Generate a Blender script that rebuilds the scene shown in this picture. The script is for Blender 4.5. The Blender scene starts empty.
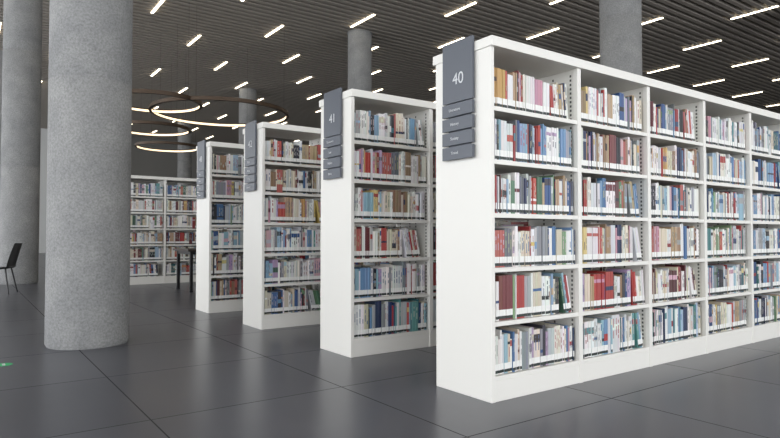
import bpy, math, random
from mathutils import Vector
R = random.Random(31)
S = bpy.context.scene
COL = S.collection
HC = 6.9      # ceiling height

def lin(c):
    return tuple(((v/255)/12.92 if v/255 <= 0.04045 else (((v/255)+0.055)/1.055)**2.4) for v in c)

# ---------------------------------------------------------------- materials
def mat(name, rgb=(200,200,200), rough=0.5, metal=0.0, emit=None, estr=1.0, spec=0.5):
    m = bpy.data.materials.new(name); m.use_nodes = True
    b = m.node_tree.nodes['Principled BSDF']
    b.inputs['Base Color'].default_value = (*lin(rgb), 1)
    b.inputs['Roughness'].default_value = rough
    b.inputs['Metallic'].default_value = metal
    b.inputs['Specular IOR Level'].default_value = spec
    if emit:
        b.inputs['Emission Color'].default_value = (*lin(emit), 1)
        b.inputs['Emission Strength'].default_value = estr
    return m

def N(m, t, **kw):
    n = m.node_tree.nodes.new(t)
    for k, v in kw.items(): setattr(n, k, v)
    return n
def L(m, a, b): m.node_tree.links.new(a, b)
def bsdf(m): return m.node_tree.nodes['Principled BSDF']

def ramp(m, src, stops):
    r = N(m, 'ShaderNodeValToRGB')
    while len(r.color_ramp.elements) < len(stops): r.color_ramp.elements.new(0.5)
    for e, (p, c) in zip(r.color_ramp.elements, stops):
        e.position = p; e.color = (*lin(c), 1)
    L(m, src, r.inputs['Fac']); return r

M_white = mat('white_steel', (239,237,231), 0.42)
M_slot = mat('slot_dark', (95,95,92), 0.8)
M_sign = mat('sign_slate', (90,95,104), 0.4)
M_signtxt = mat('sign_text', (215,217,220), 0.5)
M_black = mat('black_metal', (28,28,30), 0.4)
M_alu = mat('grey_frame', (120,122,124), 0.4)
M_strip = mat('strip_light', (255,255,255), 0.5, emit=(255,242,214), estr=7)
M_ring_out = mat('ring_bronze', (84,68,54), 0.4, 0.3)
M_ring_in = mat('ring_glow', (255,240,215), 0.5, emit=(255,226,184), estr=1.7)
M_slat = mat('ceiling_slat', (160,153,144), 0.55)
M_plenum = mat('plenum', (26,25,24), 0.9)
M_wall = mat('wall_paint', (128,127,124), 0.8)
M_wall2 = mat('wall_painted_daylight', (222,224,224), 0.8)  # wall lightened in colour to stand in for window brightness
M_green = mat('marker_green', (60,190,120), 0.5)
M_table = mat('table_top', (60,52,46), 0.45)

# floor tiles
M_floor = mat('floor_tiles', (100,100,103), 0.27)
tc = N(M_floor, 'ShaderNodeTexCoord')
mp = N(M_floor, 'ShaderNodeMapping'); mp.inputs['Location'].default_value = (0.35, 0.2, 0)
L(M_floor, tc.outputs['Object'], mp.inputs['Vector'])
br = N(M_floor, 'ShaderNodeTexBrick'); br.offset = 0.0; br.squash = 1.0
br.inputs['Scale'].default_value = 1.0
br.inputs['Brick Width'].default_value = 1.2
br.inputs['Row Height'].default_value = 1.2
br.inputs['Mortar Size'].default_value = 0.004
br.inputs['Mortar Smooth'].default_value = 0.0
br.inputs['Color1'].default_value = (*lin((85,86,93)), 1)
br.inputs['Color2'].default_value = (*lin((92,93,100)), 1)
br.inputs['Mortar'].default_value = (*lin((42,42,46)), 1)
L(M_floor, mp.outputs['Vector'], br.inputs['Vector'])
nz = N(M_floor, 'ShaderNodeTexNoise'); nz.inputs['Scale'].default_value = 1.1; nz.inputs['Detail'].default_value = 5
nz.inputs['Roughness'].default_value = 0.5
L(M_floor, tc.outputs['Object'], nz.inputs['Vector'])
rp = ramp(M_floor, nz.outputs['Fac'], [(0.3,(235,235,236)), (0.7,(255,255,255))])
mx = N(M_floor, 'ShaderNodeMix', data_type='RGBA', blend_type='MULTIPLY'); mx.inputs['Factor'].default_value = 1
L(M_floor, br.outputs['Color'], mx.inputs['A']); L(M_floor, rp.outputs['Color'], mx.inputs['B'])
L(M_floor, mx.outputs['Result'], bsdf(M_floor).inputs['Base Color'])
mr = N(M_floor, 'ShaderNodeMapRange'); mr.inputs['To Min'].default_value = 0.29; mr.inputs['To Max'].default_value = 0.9
L(M_floor, br.outputs['Fac'], mr.inputs['Value']); L(M_floor, mr.outputs['Result'], bsdf(M_floor).inputs['Roughness'])

# concrete
M_conc = mat('concrete', (150,150,148), 0.85)
tc = N(M_conc, 'ShaderNodeTexCoord')
n1 = N(M_conc, 'ShaderNodeTexNoise'); n1.inputs['Scale'].default_value = 2.6; n1.inputs['Detail'].default_value = 10; n1.inputs['Roughness'].default_value = 0.65
n2 = N(M_conc, 'ShaderNodeTexNoise'); n2.inputs['Scale'].default_value = 55; n2.inputs['Detail'].default_value = 6; n2.inputs['Roughness'].default_value = 0.7
L(M_conc, tc.outputs['Object'], n1.inputs['Vector']); L(M_conc, tc.outputs['Object'], n2.inputs['Vector'])
r1 = ramp(M_conc, n1.outputs['Fac'], [(0.3,(138,139,140)), (0.7,(166,166,165))])
r2 = ramp(M_conc, n2.outputs['Fac'], [(0.32,(165,165,165)), (0.6,(255,255,255))])
mx = N(M_conc, 'ShaderNodeMix', data_type='RGBA', blend_type='MULTIPLY'); mx.inputs['Factor'].default_value = 0.65
L(M_conc, r1.outputs['Color'], mx.inputs['A']); L(M_conc, r2.outputs['Color'], mx.inputs['B'])
L(M_conc, mx.outputs['Result'], bsdf(M_conc).inputs['Base Color'])

# books: colour from attribute
M_book = mat('book_covers', (200,200,200), 0.4)
at = N(M_book, 'ShaderNodeAttribute'); at.attribute_name = 'Col'
L(M_book, at.outputs['Color'], bsdf(M_book).inputs['Base Color'])

# ---------------------------------------------------------------- mesh helper
class MB:
    def __init__(s): s.v=[]; s.f=[]; s.m=[]; s.c=[]
    def quad(s, a,b,c,d, mi=0, col=None):
        i=len(s.v); s.v += [a,b,c,d]; s.f.append((i,i+1,i+2,i+3)); s.m.append(mi); s.c.append(col)
    def box(s, x0,x1,y0,y1,z0,z1, mi=0):
        i=len(s.v)
        s.v += [(x0,y0,z0),(x1,y0,z0),(x1,y1,z0),(x0,y1,z0),(x0,y0,z1),(x1,y0,z1),(x1,y1,z1),(x0,y1,z1)]
        for f in ((0,3,2,1),(4,5,6,7),(0,1,5,4),(1,2,6,5),(2,3,7,6),(3,0,4,7)):
            s.f.append(tuple(i+k for k in f)); s.m.append(mi); s.c.append(None)
    def cyl(s, p0, p1, r0, r1=None, n=12, mi=0):
        r1 = r0 if r1 is None else r1
        p0=Vector(p0); p1=Vector(p1); d=(p1-p0).normalized()
        a=d.orthogonal().normalized(); b=d.cross(a); i=len(s.v)
        for p,r in ((p0,r0),(p1,r1)):
            for k in range(n):
                t=2*math.pi*k/n; s.v.append(tuple(p+(a*math.cos(t)+b*math.sin(t))*r))
        for k in range(n):
            s.f.append((i+k,i+(k+1)%n,i+n+(k+1)%n,i+n+k)); s.m.append(mi); s.c.append(None)
        s.f.append(tuple(i+k for k in reversed(range(n)))); s.m.append(mi); s.c.append(None)
        s.f.append(tuple(i+n+k for k in range(n))); s.m.append(mi); s.c.append(None)
    def build(s, name, mats, parent=None, loc=(0,0,0), bevel=0, smooth=False, color=False):
        me=bpy.data.meshes.new(name); me.from_pydata(s.v,[],s.f)
        for m in mats: me.materials.append(m)
        me.polygons.foreach_set('material_index', s.m)
        if color:
            ca=me.color_attributes.new('Col','FLOAT_COLOR','CORNER'); arr=[]
            for f,c in zip(s.f,s.c): arr += list((*c,1))*len(f)
            ca.data.foreach_set('color', arr)
        me.update()
        o=bpy.data.objects.new(name, me); COL.objects.link(o); o.location=loc
        if parent: o.parent=parent
        if bevel:
            b=o.modifiers.new('b','BEVEL'); b.width=bevel; b.segments=2; b.limit_method='ANGLE'
        if smooth:
            for p in me.polygons: p.use_smooth = len(p.vertices)==4
        return o

def empty(name, loc=(0,0,0)):
    o=bpy.data.objects.new(name,None); COL.objects.link(o); o.location=loc; o.empty_display_size=0.2; return o

# ---------------------------------------------------------------- room
XA,XB,YA,YB = -7.0, 40.0, -8.0, 38.0
m=MB(); m.box(XA-.3,XB+.3,YA-.3,YB+.3,-0.2,0); m.build('floor',[M_floor])

m=MB()
m.box(XA-.3,XB+.3,YA-.3,YB+.3,HC+.35,HC+.55,1)
y=YA+.05
while y<YB:
    m.box(XA,XB,y,y+0.12,HC,HC+.12,0); y+=0.25
x=XA+1
while x<XB:
    m.box(x,x+.05,YA,YB,HC+.12,HC+.35,1); x+=2.1
m.build('ceiling',[M_slat,M_plenum])

def glazed(name, wallname, axis, pos, a0, a1, sgn, portal=True, w=2.1):
    m=MB()
    def bx(a,b,z0,z1,t0,t1,mi=0):
        if axis=='x': m.box(pos+t0,pos+t1,a,b,z0,z1,mi)
        else: m.box(a,b,pos+t0,pos+t1,z0,z1,mi)
    bx(a0,a1,0,.12,-.15,.15); bx(a0,a1,HC-.35,HC+.35,-.15,.15)
    bx(a0,a1,3.0,3.08,-.05,.05)
    n=int((a1-a0)/w)
    for i in range(n+1):
        a=a0+(a1-a0)*i/n; bx(a-.04,a+.04,0.12,HC-.35,-.08,.08)
    m.build(wallname,[M_alu])
    if portal:
        ld=bpy.data.lights.new(name+'_portal','AREA'); ld.shape='RECTANGLE'
        ld.size=(a1-a0); ld.size_y=HC-.47; ld.cycles.is_portal=True
        lo=bpy.data.objects.new(name+'_portal',ld); COL.objects.link(lo)
        c=(a0+a1)/2; zc=.12+(HC-.47)/2
        if axis=='x': lo.location=(pos+sgn*.1,c,zc); lo.rotation_euler=Vector((-sgn,0,0)).to_track_quat('Z','Y').to_euler()
        else: lo.location=(c,pos+sgn*.1,zc); lo.rotation_euler=Vector((0,-sgn,0)).to_track_quat('Z','Y').to_euler()
glazed('window_1','wall_left','x',XA-.15,YA,YB,1)
glazed('window_2','wall_front','y',YA-.15,XA,24,1)
m=MB(); m.box(XA,4.5,YB,YB+.3,0,HC+.35,1); m.box(4.5,XB,YB,YB+.3,0,HC+.35,0); m.build('wall_back',[M_wall,M_wall2])
m=MB(); m.box(XB,XB+.3,YA-.3,YB+.3,0,HC+.35); m.build('wall_right',[M_wall])
m=MB(); m.box(24,XB,YA-.3,YA,0,HC+.35); m.build('wall_front_solid',[M_wall])

# ceiling strip lights (staggered grid)
m=MB()
X0,Y0=10.51,11.48
for i in range(-11,19):
    x=X0+i*1.62
    if not XA+.5<x<XB-.5: continue
    off=(i%2)*2.19
    for j in range(-6,8):
        yy=Y0+off+j*4.38
        if YA+1<yy<YB-1:
            m.box(x-.03,x+.03,yy-.58,yy+.58,HC-.02,HC-.002,0)
m.build('ceiling_strip_lights',[M_strip])

# ---------------------------------------------------------------- columns
def column(x,y):
    r=0.35; prof=[(0,r-.012),(.02,r-.012),(.022,r),(2.4,r),(2.402,r-.0015),(2.406,r-.0015),(2.408,r),
      (4.8,r),(4.802,r-.0015),(4.806,r-.0015),(4.808,r),(HC-.03,r),(HC-.028,r+.02),(HC-.001,r+.02)]
    n=96; v=[];f=[]
    for z,rr in prof:
        for k in range(n):
            t=2*math.pi*k/n; v.append((rr*math.cos(t),rr*math.sin(t),z))
    for j in range(len(prof)-1):
        for k in range(n): f.append((j*n+k,j*n+(k+1)%n,(j+1)*n+(k+1)%n,(j+1)*n+k))
    f.append(tuple(range(n-1,-1,-1))); f.append(tuple((len(prof)-1)*n+k for k in range(n)))
    me=bpy.data.meshes.new('concrete_column'); me.from_pydata(v,[],f); me.materials.append(M_conc)
    for p in me.polygons: p.use_smooth=len(p.vertices)==4
    o=bpy.data.objects.new('concrete_column',me); COL.objects.link(o); o.location=(x,y,0)
    me.set_sharp_from_angle(angle=math.radians(40)) if hasattr(me,'set_sharp_from_angle') else None
for x,y in ((.97,6.14),(.99,14.56),(9.43,6.13),(9.4,14.6),(9.4,23.0),(9.4,31.4),(17.8,6.2),(17.8,14.6),(17.8,23),(.97,23),(.97,31.4),(17.8,31.4),(26.2,14.6),(26.2,23)):
    column(x,y)

# ---------------------------------------------------------------- books
PAL = {
 'white':[(234,233,231),(222,222,221),(238,237,235),(212,213,214),(226,222,213)],
 'cream':[(218,209,189),(208,199,179),(226,218,201)],
 'grey':[(166,169,172),(142,145,150),(190,193,196),(112,116,124)],
 'lblue':[(136,166,192),(164,188,206),(114,150,184),(148,182,198)],
 'blue':[(56,88,136),(46,70,114),(76,112,154),(42,54,86)],
 'teal':[(74,126,132),(98,150,152),(58,102,110)],
 'red':[(170,62,60),(186,84,78),(148,52,54),(178,98,92)],
 'maroon':[(104,50,54),(92,54,56),(118,62,62)],
 'green':[(90,126,96),(74,104,84),(132,158,122)],
 'tan':[(164,136,108),(146,120,94),(182,158,128)],
 'yellow':[(212,188,116),(216,196,134),(196,154,98)],
 'black':[(46,46,50),(60,58,62),(40,42,50)],
 'pink':[(208,172,179),(196,148,162),(180,156,186)],
}
THEMES = [
 dict(white=9,cream=2.4,grey=2,lblue=2,blue=1.2,red=1,black=1,yellow=.4,tan=1,green=.5,pink=.5),
 dict(white=7,lblue=3.6,blue=1.8,grey=2.4,teal=1.2,red=.9,cream=1,pink=.7,black=.7),
 dict(white=6.5,cream=2,red=2,maroon=1.1,tan=1.5,blue=1,black=1,grey=1.5,yellow=.5,pink=1.1),
 dict(white=7,cream=1.4,blue=1.6,lblue=2,green=1,teal=.8,red=1.2,grey=2,black=1,pink=.8),
 dict(white=4.5,maroon=1.5,red=1.7,blue=2,lblue=1.6,black=1.5,cream=1.4,tan=1.3,grey=1.4,green=.7),
]
def jit(c,a=10): return lin(tuple(min(250,max(12,v+R.uniform(-a,a))) for v in c))
PAGES = lin((190,183,168)); LBL=lin((242,242,239)); LDK=lin((38,48,46))

def book(mb, x, t, h, d, yf, s, z, col, band, tcol, lean, detail, label):
    cl,sl=math.cos(lean),math.sin(lean)
    def P(lx,ly,lz):
        return (x+lx*cl+lz*sl, yf+s*ly, z-lx*sl+lz*cl)
    c=min(.003,t*.15)
    def Q(a,b,cc,dd,col):
        if s>0: mb.quad(a,b,cc,dd,0,col)
        else: mb.quad(dd,cc,b,a,0,col)
    segs=[(0,h,col)]
    if detail:
        cuts=[]
        if label:
            cuts=[(0,.008,col),(.008,.026,LDK),(.026,.064,LBL)]; b0=.064
        else: b0=0
        if band:
            f0,f1,bc=band
            segs=cuts+[(b0,max(b0+.01,h*f0),col),(max(b0+.01,h*f0),h*f1,bc),(h*f1,h,col)]
        else: segs=cuts+[(b0,h,col)]
    for z0,z1,cc in segs:
        Q(P(c,0,z0),P(t-c,0,z0),P(t-c,0,z1),P(c,0,z1),cc)
        Q(P(0,c,z0),P(c,0,z0),P(c,0,z1),P(0,c,z1),cc)
        Q(P(t-c,0,z0),P(t,c,z0),P(t,c,z1),P(t-c,0,z1),cc)
    Q(P(0,d,0),P(0,c,0),P(0,c,h),P(0,d,h),col)
    Q(P(t,c,0),P(t,d,0),P(t,d,h),P(t,c,h),col)
    Q(P(0,c,h),P(t,c,h),P(t,d,h-.003),P(0,d,h-.003),PAGES)
    Q(P(c,0,h),P(t-c,0,h),P(t,c,h),P(0,c,h),col)
    Q(P(t,d,0),P(0,d,0),P(0,d,h),P(t,d,h),PAGES)
    if detail and tcol and t>.011:
        a=t*R.uniform(.33,.40); z0=h*R.uniform(.36,.5); ztop=h*R.uniform(.8,.93)
        while z0<ztop:
            z1=min(ztop,z0+R.uniform(.018,.07))
            Q(P(a,-.0006,z0),P(t-a,-.0006,z0),P(t-a,-.0006,z1),P(a,-.0006,z1),tcol)
            z0=z1+R.uniform(.008,.03)
            if R.random()<.2: break

def fill(mb, xa, xb, yf, s, z, clear, detail):
    theme=R.choice(THEMES); ks=list(theme); ws=[theme[k] for k in ks]
    full=1.0 if R.random()<.6 else R.uniform(.78,.97)
    x=xa+.002; end=xa+(xb-xa)*full
    basey=R.uniform(.012,.03); hb=R.uniform(.236,.262)
    run=0; ang=0; started=False
    lean_from=end-R.uniform(.04,.14) if full<.95 else 9e9
    while True:
        if run<=0:
            run=R.choice([1,1,1,1,1,2,2,2,3,4])
            k=R.choices(ks,ws)[0]; base=R.choice(PAL[k]); h=min(clear-.010,max(.195,hb+R.gauss(0,.015)))
            t=R.choice([.008,.010,.012,.014,.016,.018,.021,.025,.030]); d=R.uniform(.15,.19)
            lum=sum(base)/3
            band=None
            if R.random()<.3:
                f0=R.uniform(.35,.8); band=(f0,min(.97,f0+R.uniform(.05,.22)),jit(R.choice(PAL[R.choice(ks+['red','blue','black','yellow'])]),6))
            tcol=None
            if R.random()<.6:
                tcol=jit(R.choice([(100,100,104),(120,120,122),(165,92,90),(92,112,146)])) if lum>150 else jit(R.choice([(190,186,178),(180,168,138),(190,190,190)]))
            lab=R.random()<.96
        tt=t*R.uniform(.93,1.07)
        hh=h*R.uniform(.99,1.004)
        if not started and x>lean_from:
            started=True; ang=R.uniform(.08,.26); x+=hh*math.sin(ang)
        if started: hh=min(hh,clear-.02)
        adv=tt/math.cos(ang)
        if x+adv>(xb if started else min(end,xb))-.003: break
        if started and x+adv>end+.09: break
        book(mb,x,tt,hh,d,yf+s*(basey+R.uniform(0,.010)),s,z+.0005,jit(base,5),band,tcol,-ang,detail,lab)
        x+=adv+.0006
        run-=1

LV=[.15,.475,.80,1.13,1.455,1.78]
BAY=.85; DEP=.51; H=2.2

def text(name, s, size, loc, parent, m):
    cu=bpy.data.curves.new(name,'FONT'); cu.body=s; cu.size=size; cu.extrude=.0008
    cu.align_x='CENTER'; cu.align_y='CENTER'
    o=bpy.data.objects.new(name,cu); COL.objects.link(o)
    o.rotation_euler=(math.pi/2,0,-math.pi/2); o.location=loc; cu.materials.append(m)
    bpy.context.view_layer.update()
    me=bpy.data.meshes.new_from_object(o); mo=bpy.data.objects.new(name,me); COL.objects.link(mo)
    mo.rotation_euler=o.rotation_euler; mo.location=loc; mo.parent=parent
    bpy.data.objects.remove(o)
    return mo

TOPICS=[['Literature','History','Society','Travel'],['Economics','Law','Politics','Ethics'],['Physics','Biology','Geology','Chemistry'],['Music','Cinema','Design','Theatre'],['Maps','Atlases','Gardens','Cookery']]
def shelf(x0,y0,n,num,topics,detail=True):
    e=empty('library_bookshelf',(x0,y0,0))
    W=n*BAY
    m=MB(); t=.032
    m.box(0,t,0,DEP,0,2.14); m.box(W-t,W,0,DEP,0,2.14)
    m.box(-.008,W+.008,-.022,DEP+.022,2.14,H)
    m.box(t,W-t,.004,DEP-.004,0,.124)
    for i in range(n):
        a=i*BAY+(t if i==0 else .012); b=(i+1)*BAY-(t if i==n-1 else .012)
        for z in LV:
            m.box(a,b,.006,DEP-.006,z-.02,z)
            m.box(a,b,.003,.008,z-.026,z+.002); m.box(a,b,DEP-.008,DEP-.003,z-.026,z+.002)
    for i in range(1,n):
        x=i*BAY; m.box(x-.012,x+.012,.012,DEP-.012,.124,2.14)
        for ya,yb in ((-.002,.035),(DEP-.035,DEP+.002)): m.box(x-.02,x+.02,ya,yb,0.0,2.14)
    m.build('frame',[M_white],e,bevel=.0025)
    if detail:
        m=MB()
        for i in range(0,n):
            xr=(i+1)*BAY-(t if i==n-1 else .012)-.0008
            for yy in (.06,.21,.30,.45):
                z=.2
                while z<2.1:
                    m.quad((xr,yy+.007,z),(xr,yy-.007,z),(xr,yy-.007,z+.016),(xr,yy+.007,z+.016)); z+=.03
        m.build('perforations',[M_slot],e)
    if num:
        yc=DEP/2+.01
        m=MB(); m.box(-.03,-.012,yc-.14,yc+.14,1.845,2.235)
        m.box(-.012,0,yc-.10,yc+.10,1.50,2.12)
        for k in range(4):
            z1=1.838-k*.092; m.box(-.034,-.012,yc-.14,yc+.14,z1-.082,z1)
        m.build('sign_plates',[M_sign],e,bevel=.0015)
        text('sign_number',str(num),.105,(-.0315,yc-.01,1.99),e,M_signtxt)
        for k in range(4):
            text('sign_topic_%d'%k,topics[k],.026,(-.0355,yc+.02,1.797-k*.092),e,M_signtxt)
    mb=MB()
    for i in range(n):
        a=x0+i*BAY+.034; b=x0+(i+1)*BAY-.034
        for li,z in enumerate(LV):
            clear=(LV[li+1]-.026-z) if li<5 else .31
            fill(mb,a,b,y0,1,z+.002,clear,detail)
            fill(mb,a,b,y0+DEP,-1,z+.002,clear,False)
    mb.build('shelved_books',[M_book],color=True)

shelf(2.574,2.546,7,40,TOPICS[0])
shelf(2.590,4.150,7,41,TOPICS[1])
shelf(2.585,5.920,7,42,TOPICS[2])
shelf(2.577,7.550,7,43,TOPICS[3])
shelf(2.580,12.75,7,None,TOPICS[4])

# ---------------------------------------------------------------- ring pendants
F=597.; TH=math.radians(35.7)
def world(px,d):
    lat=(px-390)/F*d
    return (d*math.sin(TH)+lat*math.cos(TH), d*math.cos(TH)-lat*math.sin(TH))
def ring(px,d,dia,z):
    x,y=world(px,d); e=empty('ring_pendant_light',(x,y,z))
    n=96; ro=dia/2; ri=ro-.08; hh=.095; mb=MB()
    for k in range(n):
        t0=2*math.pi*k/n; t1=2*math.pi*(k+1)/n
        def p(r,t,zz): return (r*math.cos(t),r*math.sin(t),zz)
        mb.quad(p(ro,t0,0),p(ro,t1,0),p(ro,t1,hh),p(ro,t0,hh),0)
        mb.quad(p(ri,t1,.0),p(ri,t0,.0),p(ri,t0,.06),p(ri,t1,.06),1)
        mb.quad(p(ri,t1,.06),p(ri,t0,.06),p(ri,t0,hh),p(ri,t1,hh),0)
        mb.quad(p(ri,t0,0),p(ri,t1,0),p(ro,t1,0),p(ro,t0,0),0)
        mb.quad(p(ro,t0,hh),p(ro,t1,hh),p(ri,t1,hh),p(ri,t0,hh),0)
    mb.build('ring',[M_ring_out,M_ring_in],e)
    mb=MB()
    for k in range(4):
        t=math.pi/4+k*math.pi/2; r=(ro+ri)/2
        mb.cyl((r*math.cos(t),r*math.sin(t),hh),(r*math.cos(t),r*math.sin(t),HC-z),.0025,n=6)
    mb.build('suspension_wires',[M_black],e)
ring(220,16.8,3.8,4.4)
ring(152,15.4,2.45,4.4)
ring(151,19.3,2.4,4.4)
ring(167,23.3,2.4,4.4)

# ---------------------------------------------------------------- reading table
e=empty('reading_table',(4.15,10.9,0))
m=MB(); m.box(-.95,.95,-.45,.45,.715,.75); m.build('top',[M_table],e,bevel=.003)
m=MB()
for sx in (-1,1):
    for sy in (-1,1):
        m.box(sx*.87-.025,sx*.87+.025,sy*.38-.025,sy*.38+.025,0,.715)
m.box(-.87,.87,-.395,-.365,.655,.715); m.box(-.87,.87,.365,.395,.655,.715)
m.box(-.885,-.855,-.38,.38,.655,.715); m.box(.855,.885,-.38,.38,.655,.715)
m.build('legs_and_rails',[M_black],e)

# ---------------------------------------------------------------- chair
cx,cy=world(-1,10.2)
e=empty('side_chair',(cx,cy,0)); e.rotation_euler=(0,0,math.radians(180-20))
m=MB()
nx=8; ny=8
for i in range(nx):
    for j in range(ny):
        u0,u1=i/nx,(i+1)/nx; v0,v1=j/ny,(j+1)/ny
        def sp(u,v,o=0): return (-.21+.43*u, (-.22+.44*v), .445+.02*(2*v-1)**2-.02*(math.sin(u*math.pi))+o)
        m.quad(sp(u0,v0),sp(u1,v0),sp(u1,v1),sp(u0,v1)); m.quad(sp(u0,v1,-.014),sp(u1,v1,-.014),sp(u1,v0,-.014),sp(u0,v0,-.014))
        def bk(u,v,o=0): return (-.215-.11*u**1.2+.03*(2*v-1)**2+o,(-.21+.42*v)*(1-.12*u**3), .46+.40*u)
        m.quad(bk(u0,v0),bk(u0,v1),bk(u1,v1),bk(u1,v0)); m.quad(bk(u0,v0,-.014),bk(u1,v0,-.014),bk(u1,v1,-.014),bk(u0,v1,-.014))
m.build('shell',[M_black],e)
m=MB()
for sx in (-1,1):
    for sy in (-1,1):
        m.cyl((sx*.15,sy*.15,.435),(sx*.23,sy*.22,0),.013,.009)
m.cyl((-.15,-.15,.43),(.15,.15,.43),.009); m.cyl((-.15,.15,.43),(.15,-.15,.43),.009)
m.build('legs',[M_black],e)

x,y=world(6,4.63)
m=MB(); m.cyl((x,y,0),(x,y,.0015),.06,n=40); m.box(x-.01,x+.01,y-.04,y+.04,.0015,.002,1)
m.build('floor_exit_marker',[M_green,M_signtxt])

# ---------------------------------------------------------------- world + camera
w=bpy.data.worlds.new('World'); S.world=w; w.use_nodes=True
bg=w.node_tree.nodes['Background']; bg.inputs['Color'].default_value=(.945,.97,1,1); bg.inputs['Strength'].default_value=3.4
cam=bpy.data.cameras.new('camera'); cam.sensor_width=36; cam.lens=F/780*36; cam.clip_end=200
co=bpy.data.objects.new('camera',cam); COL.objects.link(co)
co.location=(0,0,1.0); co.rotation_euler=(math.radians(90+1.53),0,-TH)
S.camera=co
S.view_settings.view_transform='Standard'
S.view_settings.look='None'
